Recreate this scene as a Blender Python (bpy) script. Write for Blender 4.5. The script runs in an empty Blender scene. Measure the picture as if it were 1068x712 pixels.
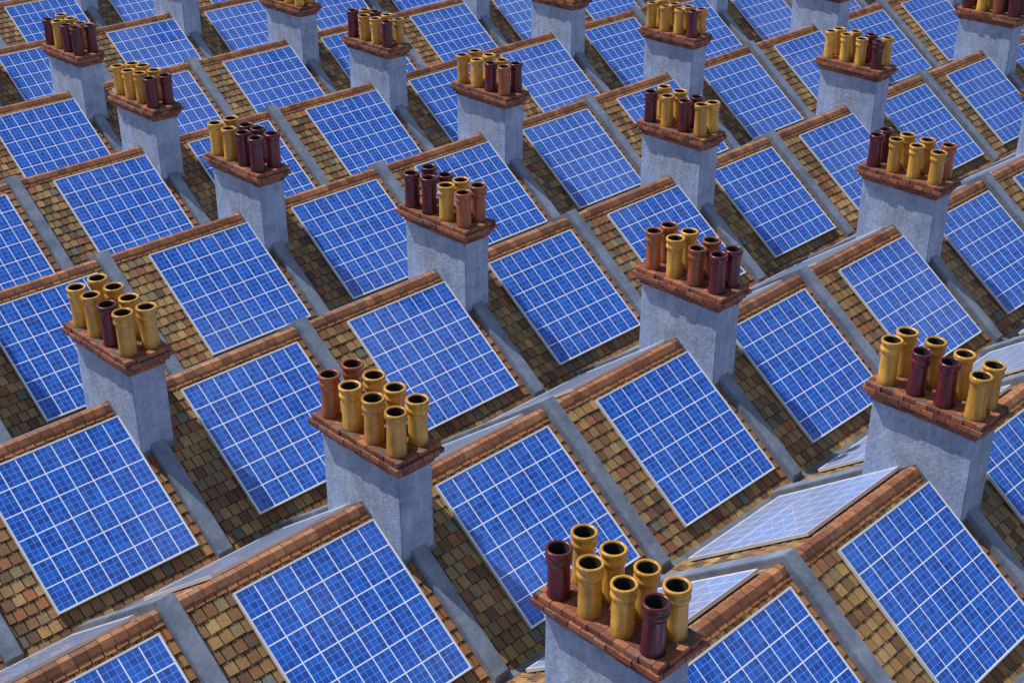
import bpy, bmesh, math, random
from mathutils import Vector
random.seed(7)
scene=bpy.context.scene
scene.view_settings.view_transform='Standard'
scene.view_settings.look='None'
scene.view_settings.exposure=0

# ------------------------------------------------------------ camera
CAMZ=20.0
cd=bpy.data.cameras.new("camera"); cam=bpy.data.objects.new("camera",cd)
scene.collection.objects.link(cam); scene.camera=cam
cam.location=(0,0,CAMZ)
cam.rotation_euler=(math.radians(90-27.84),0,math.radians(-45))
cd.sensor_width=36; cd.lens=48.57; cd.clip_end=6000; cd.clip_start=0.1

# ------------------------------------------------------------ light
SUN_AZ=math.radians(-20)   # from +Y toward +X
SUN_EL=math.radians(54)
w=bpy.data.worlds.new("World"); scene.world=w; w.use_nodes=True
nt=w.node_tree; N=nt.nodes; Lk=nt.links
for n in list(N): N.remove(n)
out=N.new('ShaderNodeOutputWorld'); bg=N.new('ShaderNodeBackground')
sky=N.new('ShaderNodeTexSky'); sky.sky_type='NISHITA'; sky.sun_disc=False
sky.sun_elevation=SUN_EL; sky.sun_rotation=SUN_AZ
tc=N.new('ShaderNodeTexCoord'); mp=N.new('ShaderNodeMapping'); mp.inputs['Scale'].default_value=(1,1,2.0)
nz=N.new('ShaderNodeTexNoise'); nz.inputs['Scale'].default_value=5; nz.inputs['Detail'].default_value=6; nz.inputs['Roughness'].default_value=.5
rp=N.new('ShaderNodeValToRGB'); rp.color_ramp.elements[0].position=.5; rp.color_ramp.elements[1].position=.66
mx=N.new('ShaderNodeMix'); mx.data_type='RGBA'
mx.inputs['B'].default_value=(13.5,15.5,18.5,1)
Lk.new(tc.outputs['Generated'],mp.inputs[0]); Lk.new(mp.outputs[0],nz.inputs['Vector']); Lk.new(nz.outputs['Fac'],rp.inputs[0])
ml=N.new('ShaderNodeMath'); ml.operation='MULTIPLY'; ml.inputs[1].default_value=.7
Lk.new(rp.outputs[0],ml.inputs[0]); Lk.new(ml.outputs[0],mx.inputs['Factor']); Lk.new(sky.outputs[0],mx.inputs['A'])
Lk.new(mx.outputs['Result'],bg.inputs[0]); bg.inputs[1].default_value=.075; Lk.new(bg.outputs[0],out.inputs[0])
sl=bpy.data.lights.new("sun",'SUN'); sl.energy=5.0; sl.angle=math.radians(.5); sl.color=(1,.93,.83)
so=bpy.data.objects.new("sun",sl); scene.collection.objects.link(so)
sd=Vector((math.sin(SUN_AZ)*math.cos(SUN_EL),math.cos(SUN_AZ)*math.cos(SUN_EL),math.sin(SUN_EL)))
so.rotation_euler=sd.to_track_quat('Z','Y').to_euler(); so.location=(0,0,60)

# ------------------------------------------------------------ materials
def newmat(name):
    m=bpy.data.materials.new(name); m.use_nodes=True
    t=m.node_tree; b=t.nodes['Principled BSDF']
    return m,t,b
def node(t,typ,**kw):
    n=t.nodes.new(typ)
    for k,v in kw.items(): setattr(n,k,v)
    return n
def math_(t,op,a,b=None,c=None):
    n=t.nodes.new('ShaderNodeMath'); n.operation=op
    for i,v in enumerate((a,b,c)):
        if v is None: continue
        if isinstance(v,(int,float)): n.inputs[i].default_value=v
        else: t.links.new(v,n.inputs[i])
    return n.outputs[0]
def mixc(t,f,a,b,mode='MIX'):
    n=t.nodes.new('ShaderNodeMix'); n.data_type='RGBA'; n.blend_type=mode
    for k,v in (('Factor',f),('A',a),('B',b)):
        if isinstance(v,(int,float)): n.inputs[k].default_value=v
        elif isinstance(v,tuple): n.inputs[k].default_value=v
        else: t.links.new(v,n.inputs[k])
    return n.outputs['Result']
def noise(t,scale,detail=4,rough=.5,vec=None):
    n=t.nodes.new('ShaderNodeTexNoise'); n.inputs['Scale'].default_value=scale; n.inputs['Detail'].default_value=detail
    n.inputs['Roughness'].default_value=rough
    if vec is not None: t.links.new(vec,n.inputs['Vector'])
    return n.outputs['Fac']
def ramp(t,fac,stops,interp='LINEAR'):
    n=t.nodes.new('ShaderNodeValToRGB'); cr=n.color_ramp; cr.interpolation=interp
    while len(cr.elements)<len(stops): cr.elements.new(.5)
    for e,(p,c) in zip(cr.elements,stops):
        e.position=p; e.color=(*c,1)
    t.links.new(fac,n.inputs[0]); return n.outputs[0]
def bump(t,b,h,strength,dist=.01):
    n=t.nodes.new('ShaderNodeBump'); n.inputs['Strength'].default_value=strength; n.inputs['Distance'].default_value=dist
    t.links.new(h,n.inputs['Height']); t.links.new(n.outputs[0],b.inputs['Normal'])
def worldpos(t):
    return t.nodes.new('ShaderNodeNewGeometry').outputs['Position']
def scaled(t,vec,s):
    n=t.nodes.new('ShaderNodeVectorMath'); n.operation='MULTIPLY'; t.links.new(vec,n.inputs[0]); n.inputs[1].default_value=s
    return n.outputs[0]

def attr_random(t):
    a=node(t,'ShaderNodeAttribute'); a.attribute_name='rnd'
    sep=node(t,'ShaderNodeSeparateColor'); t.links.new(a.outputs['Color'],sep.inputs[0])
    oi=node(t,'ShaderNodeObjectInfo')
    s=math_(t,'ADD',math_(t,'MULTIPLY',sep.outputs[0],91.7),math_(t,'MULTIPLY',oi.outputs['Random'],37.3))
    wn=node(t,'ShaderNodeTexWhiteNoise'); wn.noise_dimensions='1D'; t.links.new(s,wn.inputs['W'])
    return wn.outputs['Value'],sep.outputs[1]

# roof tiles
mTile,t,b=newmat("clay_roof_tile")
rv,rd=attr_random(t)
col=ramp(t,rv,[(0,(.13,.075,.04)),(.10,(.22,.115,.05)),(.26,(.30,.18,.075)),(.44,(.38,.245,.10)),(.62,(.32,.13,.055)),(.71,(.26,.20,.11)),(.82,(.15,.18,.15)),(.87,(.44,.30,.13)),(.95,(.17,.075,.04))],'CONSTANT')
col=mixc(t,math_(t,'MULTIPLY',rd,.7),col,(.42,.155,.06,1))
wp=worldpos(t)
n1=noise(t,.35,5,.6,wp); col=mixc(t,1.0,col,ramp(t,n1,[(.3,(.66,.66,.68)),(.7,(1.15,1.08,1.0))]),'MULTIPLY')
n3=noise(t,2.5,4,.6,wp); col=mixc(t,1.0,col,ramp(t,n3,[(.35,(.80,.80,.8)),(.65,(1.08,1.06,1.03))]),'MULTIPLY')
n2=noise(t,22,5,.7,wp); col=mixc(t,1.0,col,ramp(t,n2,[(.25,(.65,.65,.65)),(.7,(1.15,1.15,1.15))]),'MULTIPLY')
t.links.new(col,b.inputs['Base Color']); b.inputs['Roughness'].default_value=.6
bump(t,b,noise(t,60,4,.6,wp),.5,.01)

# ridge clay
mRidge,t,b=newmat("terracotta_ridge_tile")
rv,rd=attr_random(t); wp=worldpos(t)
col=ramp(t,rv,[(0,(.19,.07,.035)),(.4,(.34,.125,.055)),(.75,(.44,.20,.09)),(1,(.22,.11,.07))])
col=mixc(t,1.0,col,ramp(t,noise(t,14,5,.7,wp),[(.25,(.5,.5,.5)),(.7,(1.15,1.15,1.15))]),'MULTIPLY')
col=mixc(t,1.0,col,ramp(t,noise(t,.8,4,.6,wp),[(.35,(.7,.7,.7)),(.65,(1.08,1.08,1.08))]),'MULTIPLY')
t.links.new(col,b.inputs['Base Color']); b.inputs['Roughness'].default_value=.65
bump(t,b,noise(t,50,4,.6,wp),.5,.01)

mUnder,t,b=newmat("roof_underlay"); b.inputs['Base Color'].default_value=(.010,.008,.007,1); b.inputs['Roughness'].default_value=.9

# brick
mBrick,t,b=newmat("red_brick")
rv,rd=attr_random(t); wp=worldpos(t)
col=ramp(t,rv,[(0,(.10,.032,.022)),(.35,(.24,.07,.037)),(.7,(.38,.13,.06)),(1,(.18,.09,.06))])
col=mixc(t,1.0,col,ramp(t,noise(t,18,5,.7,wp),[(.25,(.5,.5,.5)),(.7,(1.15,1.15,1.15))]),'MULTIPLY')
t.links.new(col,b.inputs['Base Color']); b.inputs['Roughness'].default_value=.75
bump(t,b,noise(t,60,4,.6,wp),.6,.01)
mMortar,t,b=newmat("mortar"); wp=worldpos(t)
t.links.new(ramp(t,noise(t,9,5,.6,wp),[(.3,(.05,.045,.04)),(.7,(.11,.10,.09))]),b.inputs['Base Color']); b.inputs['Roughness'].default_value=.9

# stucco
mStucco,t,b=newmat("painted_render"); wp=worldpos(t)
c=ramp(t,noise(t,2.2,6,.65,wp),[(.3,(.24,.30,.42)),(.7,(.40,.48,.64))])
c=mixc(t,1.0,c,ramp(t,noise(t,12,5,.7,wp),[(.3,(.78,.78,.78)),(.7,(1.08,1.08,1.08))]),'MULTIPLY')
c=mixc(t,1.0,c,ramp(t,noise(t,1.0,5,.7,scaled(t,wp,(7,7,.7))),[(.3,(.8,.8,.81)),(.6,(1.04,1.04,1.04))]),'MULTIPLY')
t.links.new(c,b.inputs['Base Color']); b.inputs['Roughness'].default_value=.8
bump(t,b,noise(t,16,8,.7,wp),.8,.035)

# coping
mCope,t,b=newmat("lead_grey_coping"); wp=worldpos(t)
c=ramp(t,noise(t,1.8,6,.65,wp),[(.3,(.12,.15,.21)),(.7,(.26,.31,.41))])
c=mixc(t,1.0,c,ramp(t,noise(t,14,5,.7,wp),[(.3,(.75,.75,.75)),(.7,(1.08,1.08,1.08))]),'MULTIPLY')
t.links.new(c,b.inputs['Base Color']); b.inputs['Roughness'].default_value=.36
bump(t,b,noise(t,10,7,.7,wp),.5,.02)

mLead,t,b=newmat("lead_flashing"); wp=worldpos(t)
c=ramp(t,noise(t,4,5,.6,wp),[(.3,(.09,.11,.15)),(.7,(.19,.225,.29))])
t.links.new(c,b.inputs['Base Color']); b.inputs['Roughness'].default_value=.38; b.inputs['Metallic'].default_value=.3

# pots
def potmat(name,c1,c2):
    m,t,b=newmat(name); wp=worldpos(t)
    c=ramp(t,noise(t,4,5,.65,wp),[(.3,c1),(.7,c2)])
    oi=node(t,'ShaderNodeObjectInfo')
    c=mixc(t,1.0,c,ramp(t,oi.outputs['Random'],[(0,(.72,.64,.58)),(1,(1.1,1.08,1.02))]),'MULTIPLY')
    c=mixc(t,1.0,c,ramp(t,noise(t,1.0,5,.7,scaled(t,wp,(14,14,1.5))),[(.3,(.66,.63,.60)),(.6,(1.05,1.05,1.05))]),'MULTIPLY')
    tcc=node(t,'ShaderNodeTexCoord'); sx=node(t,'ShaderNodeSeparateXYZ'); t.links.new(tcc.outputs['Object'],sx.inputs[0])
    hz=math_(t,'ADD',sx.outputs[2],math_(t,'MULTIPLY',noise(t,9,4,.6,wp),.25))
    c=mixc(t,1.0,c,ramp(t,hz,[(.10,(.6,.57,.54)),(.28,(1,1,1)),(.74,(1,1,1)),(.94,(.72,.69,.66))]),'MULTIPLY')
    t.links.new(c,b.inputs['Base Color']); b.inputs['Roughness'].default_value=.3
    bump(t,b,noise(t,25,5,.6,wp),.22,.01)
    return m
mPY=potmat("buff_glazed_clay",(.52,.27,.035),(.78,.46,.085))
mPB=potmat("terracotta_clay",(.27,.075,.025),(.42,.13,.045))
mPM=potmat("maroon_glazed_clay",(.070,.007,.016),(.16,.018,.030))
mSoot,t,b=newmat("soot"); b.inputs['Base Color'].default_value=(.012,.010,.009,1); b.inputs['Roughness'].default_value=.95

# solar cell glass
def cellmat(name,pale):
    mCell,t,b=newmat(name)
    uv=node(t,'ShaderNodeUVMap'); uv.uv_map='UVMap'
    sp=node(t,'ShaderNodeSeparateXYZ'); t.links.new(uv.outputs[0],sp.inputs[0])
    U,V=sp.outputs[0],sp.outputs[1]
    def line(x,n,wd):
        f=math_(t,'FRACT',math_(t,'MULTIPLY',x,n))
        d=math_(t,'ABSOLUTE',math_(t,'SUBTRACT',f,.5))
        return math_(t,'GREATER_THAN',d,.5-wd*n/2)
    W=2.7
    thick=math_(t,'MAXIMUM',line(U,8,.020/W),line(V,6,.020/W))
    thin=math_(t,'MAXIMUM',line(U,24,.009/W),line(V,24,.008/W))
    bus=math_(t,'MAXIMUM',line(U,72,.004/W),line(V,72,.0025/W))
    f2=node(t,'ShaderNodeVectorMath'); f2.operation='FLOOR'; t.links.new(scaled(t,uv.outputs[0],(24,24,0)),f2.inputs[0])
    oi=node(t,'ShaderNodeObjectInfo')
    f3=node(t,'ShaderNodeVectorMath'); f3.operation='ADD'; t.links.new(f2.outputs[0],f3.inputs[0])
    cx=node(t,'ShaderNodeCombineXYZ'); t.links.new(math_(t,'MULTIPLY',oi.outputs['Random'],77),cx.inputs[2]); t.links.new(cx.outputs[0],f3.inputs[1])
    wn=node(t,'ShaderNodeTexWhiteNoise'); t.links.new(f3.outputs[0],wn.inputs['Vector'])
    base=ramp(t,wn.outputs['Value'],[(0,(.002,.055,.40)),(1,(.008,.125,.68))])
    wp=worldpos(t)
    vo=node(t,'ShaderNodeTexVoronoi'); vo.inputs['Scale'].default_value=28; t.links.new(wp,vo.inputs['Vector'])
    sv=node(t,'ShaderNodeSeparateColor'); t.links.new(vo.outputs['Color'],sv.inputs[0])
    base=mixc(t,1.0,base,ramp(t,sv.outputs[0],[(0,(.78,.78,.78)),(1,(1.05,1.05,1.05))]),'MULTIPLY')
    base=mixc(t,math_(t,'MULTIPLY',bus,.20),base,(.15,.42,.92,1))
    base=mixc(t,math_(t,'MULTIPLY',thin,.5),base,(.34,.58,.98,1))
    base=mixc(t,thick,base,(.80,.88,.98,1))
    if pale: base=mixc(t,.36,base,(.62,.72,.86,1))  # back-slope panels: white glare painted into the cell colour
    else:
        dust=noise(t,.6,5,.6,wp)
        base=mixc(t,ramp(t,dust,[(.45,(0,0,0)),(.75,(.07,.07,.07))]),base,(.35,.5,.8,1))
    t.links.new(base,b.inputs['Base Color'])
    b.inputs['Roughness'].default_value=.3
    b.inputs['Specular IOR Level'].default_value=.35
    b.inputs['Coat Weight'].default_value=.75; b.inputs['Coat Roughness'].default_value=.04
    b.inputs['Sheen Weight'].default_value=.35 if pale else 0; b.inputs['Sheen Roughness'].default_value=.4  # sheen whitens the back panels further, adding to the painted glare
    return mCell
mCell=cellmat("solar_cell_glass",False); mCellGlare=cellmat("glare_painted_solar_cell_glass",True)
mFrame,t,b=newmat("aluminium_frame"); b.inputs['Base Color'].default_value=(.75,.78,.82,1); b.inputs['Metallic'].default_value=.3; b.inputs['Roughness'].default_value=.35

# ------------------------------------------------------------ mesh helpers
class MB:
    def __init__(s): s.v=[]; s.f=[]; s.m=[]; s.c=[]; s.uv=[]
    def add(s,verts,faces,mat=0,col=(0,0)):
        o=len(s.v); s.v+=[tuple(x) for x in verts]
        for f in faces:
            s.f.append([o+i for i in f]); s.m.append(mat); s.c.append(col)
    def box(s,x0,x1,y0,y1,z0,z1,mat=0,col=(0,0)):
        v=[(x0,y0,z0),(x1,y0,z0),(x1,y1,z0),(x0,y1,z0),(x0,y0,z1),(x1,y0,z1),(x1,y1,z1),(x0,y1,z1)]
        s.add(v,[(0,3,2,1),(4,5,6,7),(0,1,5,4),(1,2,6,5),(2,3,7,6),(3,0,4,7)],mat,col)
    def prism_x(s,prof,x0,x1,mat=0,col=(0,0)):
        n=len(prof); v=[(x0,y,z) for y,z in prof]+[(x1,y,z) for y,z in prof]
        f=[(i,(i+1)%n,n+(i+1)%n,n+i) for i in range(n)]+[tuple(range(n-1,-1,-1)),tuple(range(n,2*n))]
        s.add(v,f,mat,col)
    def mesh(s,name,mats):
        me=bpy.data.meshes.new(name); me.from_pydata(s.v,[],s.f)
        for m in mats: me.materials.append(m)
        me.polygons.foreach_set('material_index',s.m)
        ca=me.color_attributes.new('rnd','FLOAT_COLOR','CORNER')
        data=[]
        for p,c in zip(me.polygons,s.c): data+= [c[0],c[1],0,1]*p.loop_total
        ca.data.foreach_set('color',data)
        me.update()
        bm=bmesh.new(); bm.from_mesh(me); bmesh.ops.recalc_face_normals(bm,faces=bm.faces); bm.to_mesh(me); bm.free()
        return me

P=math.atan(.75); CP,SP=.8,.6
HALF=2.865; L=HALF/CP; UW=4.0; RZ=CAMZ-12.74
def sl(s_,x,d,n): return (x, s_*(d*CP+n*SP), -d*SP+n*CP)

def roof_mesh(i):
    m=MB(); R=random.Random(100+i)
    x0,x1=.15,3.85; nc=19; nr=16; e=L/nr; wd=(x1-x0)/nc
    for s_ in (-1,1):
        m.add([sl(s_,x0-.1,0,.0),sl(s_,x1+.1,0,.0),sl(s_,x1+.1,L,.0),sl(s_,x0-.1,L,.0)],[(0,1,2,3)],1)
        for j in range(nr):
            off=(j%2)*.5*wd
            for c in range(nc+1):
                a=x0+c*wd-off; bb=a+wd
                a=max(a,x0); bb=min(bb,x1)
                if bb-a<.03: continue
                g=.008+R.random()*.004
                a+=g; bb-=g
                d0=j*e-.002; d1=(j+1)*e-.010+R.uniform(-.006,.006)
                if d0<0: d0=0.0
                hb=.034+R.uniform(-.005,.007); ht=.014
                sk=R.uniform(-.004,.004)
                v=[sl(s_,a,d0,ht),sl(s_,bb,d0,ht),sl(s_,bb,d1+sk,hb),sl(s_,a,d1-sk,hb+R.uniform(-.004,.004)),
                   sl(s_,bb,d1+sk,.004),sl(s_,a,d1-sk,.004),sl(s_,a,d0,.002),sl(s_,bb,d0,.002)]
                red=1.0 if j<1 else (.5 if j<2 and R.random()<.6 else 0)
                if s_==-1 and c>=nc-1: red=max(red,.7)
                m.add(v,[(0,1,2,3),(3,2,4,5),(0,3,5,6),(1,7,4,2)],0,(R.random(),red))
    return m.mesh("roof_tiles",[mTile,mUnder])
def ridge_mesh(i):
    m=MB(); R=random.Random(200+i); x=.16
    while x<3.84:
        ln=.21; x2=min(x+ln,3.84)
        h=R.uniform(-.006,.006)
        prof=[(-.125,-.10),(-.125,-.03+h),(-.05,.045+h),(.05,.045+h),(.125,-.03+h),(.125,-.10)]
        m.prism_x(prof,x+.006,x2-.006,0,(R.random(),0)); x=x2
    m.prism_x([(-.11,-.10),(-.11,-.04),(-.04,.03),(.04,.03),(.11,-.04),(.11,-.10)],.15,3.85,1,(0,0))
    return m.mesh("ridge_tiles",[mRidge,mMortar])
def coping_mesh():
    m=MB(); T=.17
    zt=T/CP
    prof=[(-HALF+.0,-HALF*.75-.1),(-HALF,-HALF*.75+zt),(0,zt),(HALF,-HALF*.75+zt),(HALF,-HALF*.75-.1),(0,-.1)]
    m.prism_x(prof,-.15,.15,0)
    me=m.mesh("party_wall_coping",[mCope])
    bm=bmesh.new(); bm.from_mesh(me)
    bmesh.ops.bevel(bm,geom=list(bm.edges),offset=.014,segments=2,affect='EDGES')
    bm.to_mesh(me); bm.free(); return me
def wall_mesh():
    m=MB(); e=.003
    zb=-RZ; zt=-HALF*.75-.02
    m.box(e,UW-e,-HALF+e,HALF-e,zb,zt-.05,0)
    return m.mesh("walls",[mBrickWall])
def gutter_mesh():
    m=MB()
    z=-HALF*.75
    m.box(.0,UW,-HALF-.11,-HALF+.11,z-.04,z+.075,0)
    return m.mesh("valley_gutter",[mLead])
mBrickWall,t,b=newmat("brick_wall")
bt=node(t,'ShaderNodeTexBrick'); bt.inputs['Scale'].default_value=4.5
tcn=node(t,'ShaderNodeTexCoord'); t.links.new(tcn.outputs['Object'],bt.inputs['Vector'])
bt.inputs['Color1'].default_value=(.26,.10,.06,1); bt.inputs['Color2'].default_value=(.18,.07,.045,1); bt.inputs['Mortar'].default_value=(.3,.28,.25,1)
t.links.new(bt.outputs['Color'],b.inputs['Base Color']); b.inputs['Roughness'].default_value=.85

PX0,PX1=.95,3.66; PD0,PD1=.29,3.12
def panel_mesh(s_):
    me=bpy.data.meshes.new("solar_panel"); bm=bmesh.new(); uvl=bm.loops.layers.uv.new('UVMap')
    H0,H1=.055,.115
    fr=.026
    def quad(pts,mi,uvs=None):
        vs=[bm.verts.new(sl(s_,*p)) for p in pts]; f=bm.faces.new(vs); f.material_index=mi
        if uvs:
            for l_,q in zip(f.loops,uvs): l_[uvl].uv=q
    a,b_,c,d=PX0,PX1,PD0,PD1
    ia,ib,ic,id_=a+fr,b_-fr,c+fr,d-fr
    quad([(ia,ic,H1-.008),(ib,ic,H1-.008),(ib,id_,H1-.008),(ia,id_,H1-.008)],0,[(0,1),(1,1),(1,0),(0,0)])
    o=[(a,c),(b_,c),(b_,d),(a,d)]; i=[(ia,ic),(ib,ic),(ib,id_),(ia,id_)]
    for k in range(4):
        k2=(k+1)%4
        quad([(*o[k],H1),(*o[k2],H1),(*i[k2],H1),(*i[k],H1)],1)
        quad([(*o[k],H0),(*o[k2],H0),(*o[k2],H1),(*o[k],H1)],1)
        quad([(*i[k],H1),(*i[k2],H1),(*i[k2],H1-.008),(*i[k],H1-.008)],1)
    quad([(a,c,H0),(b_,c,H0),(b_,d,H0),(a,d,H0)],1)
    bmesh.ops.recalc_face_normals(bm,faces=bm.faces)
    for f in bm.faces:
        if f.material_index==0 and f.normal.z<0: f.normal_flip()
    bm.to_mesh(me); bm.free(); me.materials.append(mCell if s_<0 else mCellGlare); me.materials.append(mFrame)
    return me
roofs=[roof_mesh(i) for i in range(4)]; ridges=[ridge_mesh(i) for i in range(3)]
cope=coping_mesh(); walls=wall_mesh(); gutter=gutter_mesh()
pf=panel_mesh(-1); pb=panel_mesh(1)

# chimney
CT=CAMZ-11.42
BX,BY=.34,.95
CH=.088
def stack_mesh():
    m=MB(); zt=CT-4*CH+.02
    m.box(-BX,BX,-BY,BY,RZ-1.0,zt,0)
    me=m.mesh("stack_body",[mStucco])
    bm=bmesh.new(); bm.from_mesh(me)
    bmesh.ops.bevel(bm,geom=list(bm.edges),offset=.015,segments=2,affect='EDGES')
    bm.to_mesh(me); bm.free(); return me
def cap_mesh(i):
    m=MB(); R=random.Random(300+i); ch=CH
    ext=[.03,.085,.15,.115]
    z=CT-4*ch
    for k,ex in enumerate(ext):
        hx,hy=BX+ex,BY+ex; z0=z; z1=z+ch
        m.box(-hx+.025,hx-.025,-hy+.025,hy-.025,z0,z1-.006,1)
        bl=.215; dp=.105
        def course(length,place,off):
            x=-length
            first=True
            while x<length-.01:
                ln=bl*(.5 if (first and off) else 1); first=False
                x2=min(x+ln,length)
                if length-x2<.06: x2=length
                place(x+.007,x2-.007); x=x2
        j=lambda:R.uniform(-.014,.012)
        for sgn in (-1,1):
            def pl(a,b_):
                o=j(); f0=sgn*(hx-dp); f1=sgn*(hx+o)
                m.box(min(f0,f1),max(f0,f1),a,b_,z0+.007,z1-.007+R.uniform(0,.007),0,(R.random(),0))
            course(hy,pl,k%2)
            def pl2(a,b_):
                o=j(); f0=sgn*(hy-dp); f1=sgn*(hy+o)
                m.box(a,b_,min(f0,f1),max(f0,f1),z0+.007,z1-.007+R.uniform(0,.007),0,(R.random(),0))
            course(hx-dp-.004,pl2,k%2)
        z=z1
    hx,hy=BX+.115-.115,BY+.115-.115
    m.box(-hx,hx,-hy,hy,z-.02,z-.008,1)
    yy=-hy
    while yy<hy-.05:
        y2=min(yy+.105,hy)
        for xa,xb in ((-hx,-.005),(.005,hx)):
            m.box(xa,xb,yy+.005,y2-.005,z-.03,z+R.uniform(-.006,.002),0,(R.random(),0))
        yy=y2
    return m.mesh("brick_corbel_cap",[mBrick,mMortar])
def flash_mesh():
    m=MB(); hx,hy=BX+.025,BY+.025; T=.10
    prof=[(-hy,-hy*.75-.1),(-hy,-hy*.75+T),(0,T),(hy,-hy*.75+T),(hy,-hy*.75-.1),(0,-.1)]
    m.prism_x(prof,-hx,hx,0)
    return m.mesh("lead_flashing",[mLead])
def pot_mesh(name,mat,k):
    H=.73
    if k==0: prof=[(.158,0),(.164,.02),(.154,.05),(.150,.49),(.153,.53),(.174,.545),(.179,.575),(.174,.605),(.161,.62),(.161,.655),(.180,.675),(.184,.70),(.180,.725),(.174,.73),(.146,.73),(.138,.71),(.130,.45),(.122,.0)]
    else: prof=[(.165,0),(.172,.03),(.160,.06),(.155,.30),(.151,.58),(.155,.61),(.176,.63),(.182,.67),(.180,.715),(.170,.73),(.144,.73),(.136,.71),(.128,.4),(.122,0)]
    n=28; bm=bmesh.new(); rings=[]
    for r,z in prof: rings.append([bm.verts.new((r*math.cos(2*math.pi*i/n),r*math.sin(2*math.pi*i/n),z)) for i in range(n)])
    top=max(i for i,(r,z) in enumerate(prof) if z==H)
    for a in range(len(prof)-1):
        for i in range(n):
            f=bm.faces.new([rings[a][i],rings[a][(i+1)%n],rings[a+1][(i+1)%n],rings[a+1][i]]); f.smooth=True
            f.material_index=1 if a>top else 0
    f=bm.faces.new(rings[-1]); f.material_index=1
    me=bpy.data.meshes.new(name); bmesh.ops.recalc_face_normals(bm,faces=bm.faces); bm.to_mesh(me); bm.free()
    me.materials.append(mat); me.materials.append(mSoot); return me
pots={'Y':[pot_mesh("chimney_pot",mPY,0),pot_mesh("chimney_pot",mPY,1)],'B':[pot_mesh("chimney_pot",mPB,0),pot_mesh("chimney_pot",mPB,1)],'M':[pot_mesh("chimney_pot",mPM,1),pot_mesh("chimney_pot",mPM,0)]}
stack=stack_mesh(); caps=[cap_mesh(i) for i in range(4)]; flash=flash_mesh()

def ob(name,data,parent=None,loc=(0,0,0)):
    o=bpy.data.objects.new(name,data); scene.collection.objects.link(o); o.location=loc
    if parent: o.parent=parent
    return o

ROWY=lambda k:9.03+5.73*k
OFF={-2:2.6,-1:3.4,0:2.94,1:3.69,2:2.48,3:1.36,4:2.17,5:3.25,6:2.4,7:1.6,8:2.5,9:3.1}
POT={(0,1):("MYYM","YYYY"),(0,2):("YMMY","YYYY"),(1,1):("BYYY","BYYY"),(1,2):("BYBM","BYBM"),(1,3):("MYYY","MYYB"),
(2,1):("YYMY","YYYY"),(2,2):("MMYB","MMYB"),(2,3):("MYMY","YYMY"),(2,4):("YYYM","YYMY"),(3,2):("YYMM","YMMM"),(3,3):("YYMB","YYYM"),(3,4):("YYYM","YYYY"),
(4,2):("YYYM","YYYM"),(4,3):("MYYM","YMYY"),(5,2):("MYMM","YYYM")}
R=random.Random(5)
for k in range(-2,10):
    y=ROWY(k)
    for n in range(-3,9):
        x0=OFF[k]+8*n
        for h in range(2):
            x=x0+4*h; cx_=x+2
            if cx_<.3*y-8 or cx_>max(y,3)/.3+8 or cx_>60: continue
            house=ob("terraced_house",None,None,(x,y,RZ))
            ob("roof",R.choice(roofs),house); ob("ridge_tiles",R.choice(ridges),house)
            ob("party_wall_coping",cope,house); ob("walls",walls,house); ob("valley_gutter",gutter,house)
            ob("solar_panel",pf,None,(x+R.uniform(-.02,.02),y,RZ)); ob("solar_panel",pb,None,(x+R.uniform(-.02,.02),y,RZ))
        if x0<.3*y-8 or x0>max(y,3)/.3+8 or x0>60: continue
        c=ob("chimney_stack",None,None,(x0,y,0))
        ob("stack_body",stack,c); ob("brick_cap",R.choice(caps),c); ob("base_flashing",flash,c,(0,0,RZ))
        pat=POT.get((k,n))
        if not pat: pat=tuple("".join(R.choice("YYYYMMB") for _ in range(4)) for _ in range(2))
        for r in range(2):
            for q in range(4):
                ch=pat[r][q]
                p=ob("chimney_pot",pots[ch][R.random()<.4],c,((-.225 if r==0 else .225)+R.uniform(-.01,.01),.795-.53*q+R.uniform(-.015,.015),CT-.008))
                p.rotation_euler=(R.uniform(-.02,.02),R.uniform(-.02,.02),R.uniform(0,6.28))
                s=R.uniform(.97,1.03); p.scale=(s,s,R.uniform(1.02,1.11))

# ground
mG,t,b=newmat("asphalt"); wp=worldpos(t)
t.links.new(ramp(t,noise(t,.8,6,.6,wp),[(.3,(.04,.04,.042)),(.7,(.065,.064,.062))]),b.inputs['Base Color']); b.inputs['Roughness'].default_value=.9
m=MB(); m.add([(-2500,-2500,0),(2500,-2500,0),(2500,2500,0),(-2500,2500,0)],[(0,1,2,3)])
ob("ground",m.mesh("ground",[mG]))
